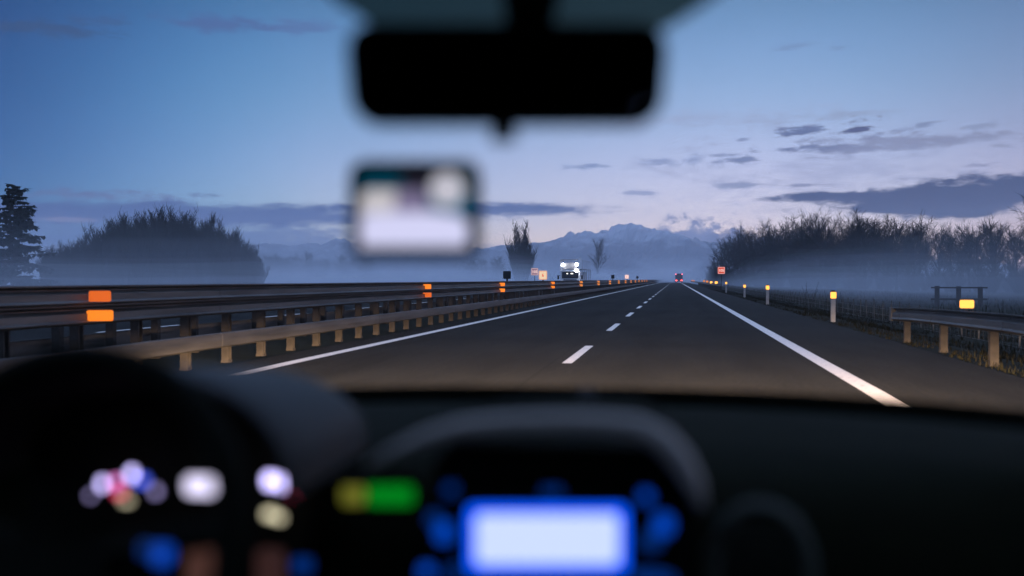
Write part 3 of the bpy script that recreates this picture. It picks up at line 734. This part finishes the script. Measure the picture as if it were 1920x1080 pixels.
# deck over the cab, side panel, load frame
b = MB().box((-1.12, -.2, 2.44), (1.12, 2.6, 2.55))
for x in (-1.08, 1.08):
    b.box((x - .05, -.25, 2.345), (x + .05, -.15, 3.62)); b.box((x - .05, 2.3, 2.345), (x + .05, 2.4, 3.72)); b.box((x - .04, -.14, 3.5), (x + .04, 2.29, 3.58))
b.box((-1.025, -.23, 3.52), (1.025, -.17, 3.6)); b.box((-1.025, 2.32, 3.6), (1.025, 2.38, 3.68)); b.build('deck_frame', M_frame, tk)
MB().prism([(.95, 2.5), (1.32, 2.5), (1.36, 3.55), (1.25, 3.88), (1.0, 3.88), (.93, 3.5)], (0, .2, 0), (.06, -.5, 0)).build('side_fairing', mat('pale_fairing', (.8, .8, .82), .5, scale=3), tk)
MB().prism([(-.8, 2.56), (.8, 2.56), (.85, 2.85), (.62, 3.25), (-.62, 3.25), (-.85, 2.85)], (0, 2.1, 0), (0, .1, 0)).build('carried_load', mat('covered_load', (.30, .29, .31), .6, scale=3), tk)
b = MB().box((-1.24, 3.0, .98), (1.24, 14.5, 1.12)); b.box((-1.2, 3.0, 2.5), (1.2, 14.5, 2.58))
for yy in (3.1, 6.0, 9.0, 12.0, 14.4):
    for x in (-1.18, 1.18): b.box((x - .05, yy - .05, 1.121), (x + .05, yy + .05, 2.499)); b.box((x - .04, yy - .04, 2.581), (x + .04, yy + .04, 3.55))
for x in (-1.18, 1.18): b.box((x - .03, 3.0, 3.551), (x + .03, 14.5, 3.61))
b.build('trailer_frame', M_tarp, tk)
for yy in (4.0, 9.3):
    MB().prism([(0, 1.13), (4.3, 1.13), (4.35, 1.6), (3.6, 1.75), (2.9, 2.2), (1.3, 2.2), (.5, 1.8), (0, 1.65)], (1.7, 0, 0), (-.85, yy, 0), Vector((0, 1, 0))).build('carried_load', M_tarp, tk)
MB().box((-.45, 2.0, .6), (.45, 14.4, .98)).build('chassis', M_frame, tk)
for y in (1.0, 4.2, 11.2, 12.6):
    for x in (-1.0, 1.0): wheel(tk, x, y, .5, .32)

# ------------------------------------------------------------------ lorry ahead
M_tail = glow('red_tail_lamp', (1, .06, .05), 9)
M_tailp = glow('pink_marker_lamp', (1, .16, .25), 3.2)
LY = 345
lx = P(1273, 524, LY).x
lo = empty('lorry', (lx, LY, 0), 'distant lorry seen from behind with four glowing red lamps in our lane', 'lorry')
MB().box((-1.24, 0, 1.05), (1.24, 11, 3.25), .05).build('box_body', mat('dark_lorry_box', (.10, .10, .11), .6, scale=2), lo)
MB().box((-1.2, .05, .5), (1.2, .2, .9), .02).build('rear_bumper', M_frame, lo)
MB().box((-.4, .25, .55), (.4, 11, 1.04)).build('chassis', M_frame, lo)
for s in (-1, 1):
    MB().prism(rrect(.5, .42, .06, 3), (0, -.03, 0), (s * .86, .04, 1.0)).build('tail_light', M_tail, lo)
    MB().prism(rrect(.36, .32, .05, 3), (0, -.03, 0), (s * 1.05, -.004, 3.05)).build('marker_light', M_tailp, lo)
for y in (1.6, 2.9, 9):
    for x in (-1.0, 1.0): wheel(lo, x, y, .48, .32)
MB().box((-1.15, 11.2, .55), (1.15, 13.2, 2.9), .1).build('cab', M_cab, lo)

# ------------------------------------------------------------------ ground fog and haze
def fogbank(x0, x1, y0, y1, z1, dens, seed, amp=.9, nx=44, ny=70):
    top, bot = [], []
    for j in range(ny + 1):
        a, c = [], []
        for i in range(nx + 1):
            x = x0 + (x1 - x0) * i / nx; y = y0 + (y1 - y0) * (j / ny) ** 1.5
            e = min(i, nx - i, j * 1.5, (ny - j) * 1.5); e = min(1, e / .8)
            z = -.5 + (z1 + amp * (noise.noise((x * .02 + seed, y * .015, seed)) + .8 * noise.noise((x * .07, y * .055, seed + 3.3))) + .5) * (.3 + .7 * e)
            a.append((x, y, z)); c.append((x, y, -1.5))
        top.append(a); bot.append(c)
    n = nx + 1; N = n * (ny + 1)
    V = [p for r in top for p in r] + [p for r in bot for p in r]; Fa = []
    for j in range(ny):
        for i in range(nx):
            q = (j * n + i, j * n + i + 1, (j + 1) * n + i + 1, (j + 1) * n + i); Fa.append(q); Fa.append(tuple(N + k for k in reversed(q)))
    for i in range(nx):
        Fa.append((i + 1, i, N + i, N + i + 1)); o = ny * n; Fa.append((o + i, o + i + 1, N + o + i + 1, N + o + i))
    for j in range(ny):
        Fa.append((j * n, (j + 1) * n, N + (j + 1) * n, N + j * n)); o = nx; Fa.append(((j + 1) * n + o, j * n + o, N + j * n + o, N + (j + 1) * n + o))
    return tag(obj('ground_fog', mesh_of('ground_fog', V, Fa, fogmat('fog_%d' % seed, dens, (.84, .91, 1.0)), smooth=True)), kind='stuff')
for k_, (z_, d_) in enumerate(((1.6, .0032), (2.7, .0027), (3.9, .0022), (5.2, .0014), (6.7, .0011), (8.6, .0008))): fogbank(-520, -19.5 - .2 * k_, 58 + 2.5 * k_, 1100, z_, d_, k_, .6 + .16 * k_)
for k_, (z_, d_) in enumerate(((1.5, .0013), (2.5, .0012), (3.7, .0011), (5.0, .0009), (6.5, .0007), (8.2, .0005))): fogbank(13.5 + .2 * k_, 420, 64 + 3 * k_, 900, z_, d_, 10 + k_, .6 + .16 * k_)
fogbank(-19.3, 13.3, 330, 1100, 5.0, .0055, 7)
fogbank(-19.1, 13.1, 360, 1100, 10.0, .0026, 8)
hz = MB().box((-2300, -2300, -2.2), (2300, 2300, 150)).build('haze', fogmat('haze_air', .00032, (.88, .92, 1)))
tag(hz, kind='stuff')
# ------------------------------------------------------------------ the car around the camera
CX = -.14
car = empty('car_interior', (CX, 0, 0), 'dark car interior around the viewer with mirror, steering wheel and lit dashboard', 'car')
def W(v): return Vector(v) - Vector((CX, 0, 0))
def cpx(px, py, Y): return W(P(px, py, Y))
# body shell: roof, rear, floor, doors below the window line, pillars, bonnet
b = MB()
hd = [(-.74, .62, 1.53), (-.5, .72, 1.565), (0, .76, 1.575), (.5, .72, 1.565), (.74, .62, 1.53)]
b.sheet([hd, [(x * 1.0, -.4, z + .02) for x, _, z in hd], [(x * .97, -1.3, z - .03) for x, _, z in hd], [(x * 1.02, -1.75, 1.0) for x, _, z in hd], [(x * 1.02, -1.8, .4) for x, _, z in hd], [(x * 1.02, 1.0, .32) for x, _, z in hd]])
for s in (-1, 1):
    b.sheet([[(s * .745, -1.75, .33), (s * .745, 1.15, .33)], [(s * .79, -1.78, .7), (s * .79, 1.15, .7)], [(s * .77, -1.75, .98), (s * .77, 1.15, 1.0)]])
    b.sheet([[(s * .77, -1.8, .97), (s * .77, -.05, .97)], [(s * .735, -1.5, 1.54), (s * .735, -.1, 1.56)]])  # unseen panels closing the rear side windows, added to keep the mirror dark
    b.tube([(s * .77, 1.12, .98), (s * .75, .62, 1.53)], .035, 8)
    b.tube([(s * .77, -.1, .97), (s * .74, -.15, 1.54)], .045, 8)
b.build('body_shell', M_head, car)
b = MB(); b.sheet([[(x, 1.78 - .12 * abs(x / .75) ** 2, 1.0 - .03 * abs(x / .75)) for x in (-.78, -.4, 0, .4, .78)], [(x, 2.2, .94 - .05 * abs(x)) for x in (-.8, -.4, 0, .4, .8)], [(x, 2.6, .84 - .06 * abs(x)) for x in (-.8, -.4, 0, .4, .8)], [(x, 2.68 - .1 * abs(x), .5) for x in (-.8, -.4, 0, .4, .8)]])
b.build('bonnet', M_paint, car, smooth=True)
# dashboard: top pad and fascia swept across the car
def arc_y(x): return -.34 * abs(x / .78) ** 2.6
xs_ = [-.78 + 1.56 * i / 24 for i in range(25)]
prof_d = [(1.70, 1.035), (1.62, 1.047), (1.45, 1.05), (1.28, 1.045), (1.16, 1.03), (1.10, 1.0), (1.075, .95), (1.06, .86), (1.05, .72), (1.0, .55), (.98, .4)]
b = MB().sheet([[(x, y + (arc_y(x) if y > 1.2 else arc_y(x) * .35 if y > 1.12 else 0), z) for x in xs_] for y, z in prof_d])
dash = b.build('dashboard', M_plast, car, smooth=True)
b = MB().sheet([[(x, 1.72 + arc_y(x), 1.030) for x in xs_], [(x, 1.705 + arc_y(x), 1.065 - .0 * abs(x)) for x in xs_]])
b.build('windscreen_border', M_rubber, car)
p = cpx(1100, 740, 1.5); MB().tube([p - Vector((0, 0, .03)), p + Vector((0, 0, .004)), p + Vector((0, 0, .012))], [.018, .016, .008], 14).build('sunlight_sensor', M_head, dash)
# shade band of dotted glass behind the mirror
M_shade = bpy.data.materials.new('dotted_shade_band'); M_shade.use_nodes = True
n_ = M_shade.node_tree; n_.nodes.remove(n_.nodes['Principled BSDF'])
tr_ = n_.nodes.new('ShaderNodeBsdfTransparent'); tr_.inputs[0].default_value = (.11, .125, .10, 1); n_.links.new(tr_.outputs[0], n_.nodes['Material Output'].inputs[0])
def wind(px, py):
    """where a view ray meets the windscreen plane z = 1.98 - .56 y"""
    r = ray(px, py); t = (1.98 - CAMH) / (r.z + .56 * r.y); return W(Vector((0, 0, CAMH)) + r * t)
edge_l = [(560, -60), (640, 10), (700, 48), (740, 66)]; edge_r = [(1410, -60), (1320, 10), (1260, 48), (1215, 66)]
b = MB().sheet([[wind(l[0] + (r_[0] - l[0]) * i / 8, l[1]) for i in range(9)] for l, r_ in zip(edge_l, edge_r)])
b.build('shade_band', M_shade, car)
# rear-view mirror
mc = P(950, 139, .84)
mir = obj('rear_view_mirror', None, car, W(mc), (R(4), 0, YAW)); mir.empty_display_size = .05
out = rrect(.276, .087, .025, 6, .04)
b = MB(); n = len(out)
rings = [(1.0, 0.0), (1.0, .012), (.93, .03), (.7, .042)]
V = [(x * s, y, z * s) for s, y in rings for x, z in out]; Fa = [(r_ * n + k, r_ * n + (k + 1) % n, (r_ + 1) * n + (k + 1) % n, (r_ + 1) * n + k) for r_ in range(3) for k in range(n)] + [tuple(3 * n + k for k in range(n))]
b.add(V, Fa)
inn = [(x * .95, z * .86) for x, z in out]
b.add([(x, 0, z) for x, z in out] + [(x, .003, z) for x, z in inn], [(k, n + k, n + (k + 1) % n, (k + 1) % n) for k in range(n)])
b.build('housing', M_rubber, mir)
M_mir = bpy.data.materials.new('mirror_glass'); M_mir.use_nodes = True
q = M_mir.node_tree.nodes['Principled BSDF']; q.inputs['Base Color'].default_value = (.35, .35, .36, 1); q.inputs['Metallic'].default_value = 1; q.inputs['Roughness'].default_value = .04
MB().add([(x, .0025, z) for x, z in inn], [tuple(range(n))]).build('mirror_glass', M_mir, mir)
b = MB().box((-.014, .004, -.057), (.008, .02, -.041), .004); b.build('dip_tab', M_rubber, mir)
b = MB().tube([(.016, .03, .01), (.017, .05, .03), (.02, .055, .058)], [.012, .014, .02], 10); b.tube([(.02, .05, .052), (.022, .062, .085)], [.022, .028], 12); b.build('stalk', M_rubber, mir)
# small navigator on a suction arm
nav = obj('navigator', None, car, cpx(778, 394, .93), (0, 0, YAW)); nav.empty_display_size = .05
b = MB(); o_ = rrect(.127, .096, .016, 5); n = len(o_)
b.prism(o_, (0, .016, 0), (0, 0, 0)); b.build('case', M_rubber, nav)
def sc_mat(nm, rgb, s): return glow(nm, srgb(*rgb), s)
SM = [sc_mat('screen_dark_teal', (0, 60, 80), .9), sc_mat('screen_white', (214, 214, 248), .98), sc_mat('screen_cream', (200, 195, 200), 1.0), sc_mat('screen_mauve', (126, 116, 150), .9), sc_mat('screen_teal', (0, 92, 125), 1.0), sc_mat('screen_black', (35, 28, 40), .8), sc_mat('screen_grey', (190, 188, 200), 1.05)]
b = MB()
def patch(pts, mi, y):
    b.mi = mi; b.add([(x, y, z) for x, z in pts], [tuple(range(len(pts)))])
patch(rrect(.105, .074, .006, 4), 0, -.001)
patch([(-.052, -.035), (.050, -.035), (.051, -.012), (.046, -.007), (.02, -.002), (-.02, -.002), (-.052, -.004)], 1, -.0014)
patch([(-.052, -.002), (-.022, -.002), (-.016, .008), (-.018, .019), (-.046, .019), (-.052, .012)], 2, -.0014)
patch([(-.021, -.002), (.013, -.002), (.014, .012), (.004, .02), (-.017, .018)], 3, -.0018)
patch([(.016, .001), (.046, -.003), (.052, .0), (.052, .014), (.016, .012)], 4, -.0016)
patch([(-.014, .022), (.012, .018), (.02, .036), (-.014, .036)], 5, -.0018)
patch([(.031 + .0165 * math.cos(t * .393), .0195 + .0165 * math.sin(t * .393)) for t in range(16)], 6, -.0022)
b.build('screen', SM, nav)
p0 = wind(775, 420) - cpx(778, 394, .93)
rot = Matrix.Rotation(-YAW, 3, 'Z'); p0 = rot @ p0
b = MB().tube([(0, .012, -.005), (0, .05, -.02), tuple(p0 * .8), tuple(p0 * .97)], .007, 8); b.tube([tuple(p0 * .9), tuple(p0 * .985)], [.014, .03], 14); b.build('suction_arm', M_rubber, nav)
# instrument cluster
ch = []
for i in range(19):
    a = math.pi * i / 18; ch.append((math.cos(a), math.sin(a)))
cc = cpx(262, 905, .97)
clu = obj('instrument_cluster', None, car, (cc.x, cc.y, cc.z)); clu.empty_display_size = .05
b = MB()
def hood(y, wx, hz_, zoff): return [(wx * (abs(c) ** .95) * (1 if c > 0 else -1), y, zoff + hz_ * s ** .8) for c, s in ch]
b.sheet([hood(.25, .17, .10, -.0), hood(.02, .186, .123, 0), hood(-.045, .188, .128, 0), hood(-.06, .184, .123, 0), hood(-.045, .179, .116, 0), hood(.05, .172, .09, 0)])
b.build('hood', mat('hood_plastic', (.021, .021, .018), .6, scale=30, spec=.25), clu, smooth=True)
pl_ = hood(.056, .168, .112, 0); b = MB().add([(-.168, .056, -.12), (.168, .056, -.12)] + pl_, [tuple(range(2 + len(pl_)))]); b.build('backplate', M_rubber, clu)
G = {k: glow('gauge_' + k, srgb(*c), s) for k, c, s in [('violet', (200, 190, 255), 4.5), ('pink', (225, 130, 205), 3), ('blue', (70, 90, 220), 2.6), ('white', (225, 218, 250), 1.5), ('red', (230, 60, 100), 2.2), ('cream', (225, 215, 180), 1.8), ('grey', (140, 130, 180), 2.6)]}
def led(px, py, w_, h_, key, name, Y=.99):
    p = cpx(px, py, Y) - cc
    MB().prism(rrect(w_, h_, min(w_, h_) * .3, 3), (0, .004, 0), (p.x, p.y, p.z)).build(name, G[key], clu)
for a in ((190, 908, .005, .010, 'violet', 'gauge_numeral'), (245, 890, .006, .011, 'violet', 'gauge_numeral'), (215, 905, .008, .008, 'pink', 'gauge_numeral'), (264, 902, .012, .008, 'blue', 'gauge_numeral'), (290, 922, .006, .008, 'grey', 'gauge_numeral'),
          (168, 930, .004, .006, 'grey', 'gauge_numeral'), (222, 925, .010, .006, 'red', 'gauge_numeral'), (235, 940, .010, .004, 'cream', 'gauge_numeral'),
          (374, 912, .034, .020, 'white', 'trip_display'), (440, 965, .005, .009, 'grey', 'gauge_numeral'),
          (505, 902, .010, .013, 'violet', 'gauge_numeral'), (530, 906, .014, .014, 'violet', 'gauge_numeral'), (545, 932, .007, .005, 'red', 'gauge_numeral'), (505, 965, .012, .008, 'cream', 'gauge_numeral'), (522, 972, .008, .006, 'cream', 'gauge_numeral')): led(*a)
# steering wheel
wc = cpx(92, 1022, .80)
sw = obj('steering_wheel', None, car, wc, (R(-20), 0, 0)); sw.empty_display_size = .05
b = MB().tube([(.172 * math.cos(6.2832 * i / 48), 0, .172 * math.sin(6.2832 * i / 48)) for i in range(48)], .0145, 10, closed=True); b.build('rim', M_rubber, sw, smooth=True)
b = MB().prism(rrect(.11, .07, .03, 5), (0, .05, 0), (0, .005, -.03)); b.build('hub', M_rubber, sw)
for a in (6, 174, 270):
    c, s = math.cos(R(a)), math.sin(R(a))
    b = MB().tube([(.05 * c, .03, .05 * s - .01), (.11 * c, .02, .11 * s), (.165 * c, .004, .165 * s)], [.02, .014, .012], 8); b.build('spoke', M_rubber, sw)
M_bblue = glow('blue_button_light', srgb(0, 66, 185), 1.1)
M_bbluedim = glow('dim_blue_button_light', srgb(0, 58, 150), .55)
iw = (Matrix.Rotation(R(20), 3, 'X'))
for px, py, s, m in ((302, 1040, .020, M_bblue), (272, 1030, .014, M_bbluedim)):
    p = iw @ (cpx(px, py, .80) - wc); MB().prism(rrect(s * .7, s * .8, .003, 3), (0, .006, 0), p).build('button', m, sw)
M_warm = glow('warm_patch_glow', srgb(185, 125, 110), .13)  # dim brownish emissive blocks low on the dash
for px, py, s in ((372, 1060, .030), (505, 1075, .030)):
    p = cpx(px, py, .98); MB().prism(rrect(s, s * 1.6, .006, 3), (0, .006, 0), p).build('glow_patch', M_warm if px < 400 else glow('faint_patch_glow', srgb(150, 100, 95), .11), car)
p = cpx(565, 1062, 1.0); MB().prism(rrect(.02, .014, .003, 3), (0, .006, 0), p).build('glow_patch', M_bbluedim, car)
# stalk light switch, faint
# centre console hood and head unit
cons = obj('centre_console', None, car, cpx(1030, 950, .98)); cons.empty_display_size = .05
c0 = cpx(1030, 950, .98)
path = [(690, 872), (740, 845), (800, 820), (865, 803), (940, 796), (1030, 793), (1130, 794), (1195, 800), (1240, 822), (1275, 860), (1302, 905), (1318, 955)]
pp = [cpx(x, y, .93) - c0 for x, y in path]
b = MB(); b.tube(pp, [.003, .006, .0085, .0095, .010, .010, .010, .0105, .0115, .0115, .009, .004], 10); b.build('hood_lip', M_plastg, cons, smooth=True)
b = MB().sheet([pp, [p + Vector((0, .16, .004)) for p in pp]]); b.build('hood_top', M_plast, cons, smooth=True)
b = MB().prism(rrect(.262, .26, .03, 5), (0, .03, 0), (.012, .0, -.07)); b.build('fascia', M_rubber, cons)
M_scr = glow('head_unit_screen', srgb(208, 224, 255), 1.0)
M_scb = glow('blue_screen_edge', srgb(0, 84, 255), 1.7)
sp_ = cpx(1026, 1011, .93) - c0
hu = obj('head_unit', None, car, cpx(1026, 1011, .93), (0, 0, YAW)); hu.empty_display_size = .05
MB().prism(rrect(.165, .076, .01, 4), (0, .02, 0), (0, .001, 0)).build('bezel', M_rubber, hu)
b = MB(); o_ = rrect(.150, .063, .006, 4); i_ = rrect(.134, .047, .006, 4); n = len(o_)
b.add([(x, -.0005, z) for x, z in o_] + [(x, -.0005, z) for x, z in i_], [(k, (k + 1) % n, n + (k + 1) % n, n + k) for k in range(n)]); b.build('screen_edge', M_scb, hu)
MB().add([(x, -.001, z) for x, z in i_], [tuple(range(len(i_)))]).build('screen', M_scr, hu)
for px, py, w_, h_, m in ((845, 920, .011, .010, M_bbluedim), (1035, 925, .018, .008, M_bbluedim), (1212, 933, .010, .010, M_bblue), (815, 975, .014, .012, M_bbluedim), (832, 1000, .016, .018, M_bblue), (1245, 985, .016, .018, M_bblue), (1222, 1015, .018, .014, M_bbluedim),
                          (800, 1072, .014, .010, M_bblue), (855, 1075, .014, .016, M_bbluedim), (1215, 1085, .03, .012, M_bbluedim), (1250, 1090, .014, .012, M_bbluedim)):
    p = Matrix.Rotation(-YAW, 3, 'Z') @ (cpx(px, py, .925) - cpx(1026, 1011, .93))
    MB().prism(rrect(w_, h_, min(w_, h_) * .35, 4), (0, .006, 0), p).build('button', m, hu)
# green clock
ck = obj('clock', None, car, cpx(693, 928, .96), (0, 0, YAW)); ck.empty_display_size = .04
MB().prism(rrect(.098, .038, .006, 4), (0, .012, 0)).build('case', M_rubber, ck)
M_grn = glow('green_segments', srgb(0, 135, 28), .9); M_olv = glow('amber_segments', srgb(118, 118, 40), .85)
b = MB().prism(rrect(.046, .018, .003, 3), (0, -.002, 0), (.021, -.001, 0)); b.build('digit_display', M_grn, ck)
b = MB().prism(rrect(.022, .017, .003, 3), (0, -.002, 0), (-.016, -.001, 0)); b.build('warning_symbol', M_olv, ck)
# round air vent on the passenger side
vc = cpx(1425, 1075, 1.02)
b = MB().tube([vc + Vector((.048 * math.cos(6.2832 * i / 28), .0, .066 * math.sin(6.2832 * i / 28))) for i in range(28)], .009, 8, closed=True); vt = b.build('air_vent', mat('vent_trim', (.05, .055, .04), .6, scale=30, spec=.2), car, smooth=True)
b = MB(); [b.box((vc.x - .042, vc.y + .006, vc.z - .05 + .02 * i), (vc.x + .042, vc.y + .02, vc.z - .046 + .02 * i)) for i in range(6)]; b.build('vent_slats', M_rubber, vt)

# ------------------------------------------------------------------ headlights of our car
for s in (-1, 1):
    ld = bpy.data.lights.new('headlight_beam', 'SPOT'); ld.energy = 41000; ld.color = (1, .68, .40); ld.spot_size = R(88); ld.spot_blend = 1.0; ld.shadow_soft_size = .08
    lo_ = bpy.data.objects.new('headlight_beam', ld); COL.objects.link(lo_); lo_.location = (CX + s * .6, 2.85, .68)
    lo_.rotation_euler = (R(90 - 5.3), 0, R(5)); lo_.scale = (1, .11, 1)

# ------------------------------------------------------------------ render settings
vs = sc.view_settings; vs.view_transform = 'Standard'; vs.look = 'None'; vs.exposure = 0; vs.gamma = 1
cy = sc.cycles
cy.use_adaptive_sampling = True; cy.adaptive_threshold = .025; cy.adaptive_min_samples = 24
cy.max_bounces = 6; cy.diffuse_bounces = 3; cy.glossy_bounces = 3; cy.transmission_bounces = 3; cy.transparent_max_bounces = 12; cy.volume_bounces = 2
cy.sample_clamp_indirect = 4; cy.use_denoising = True; cy.caustics_reflective = False; cy.caustics_refractive = False
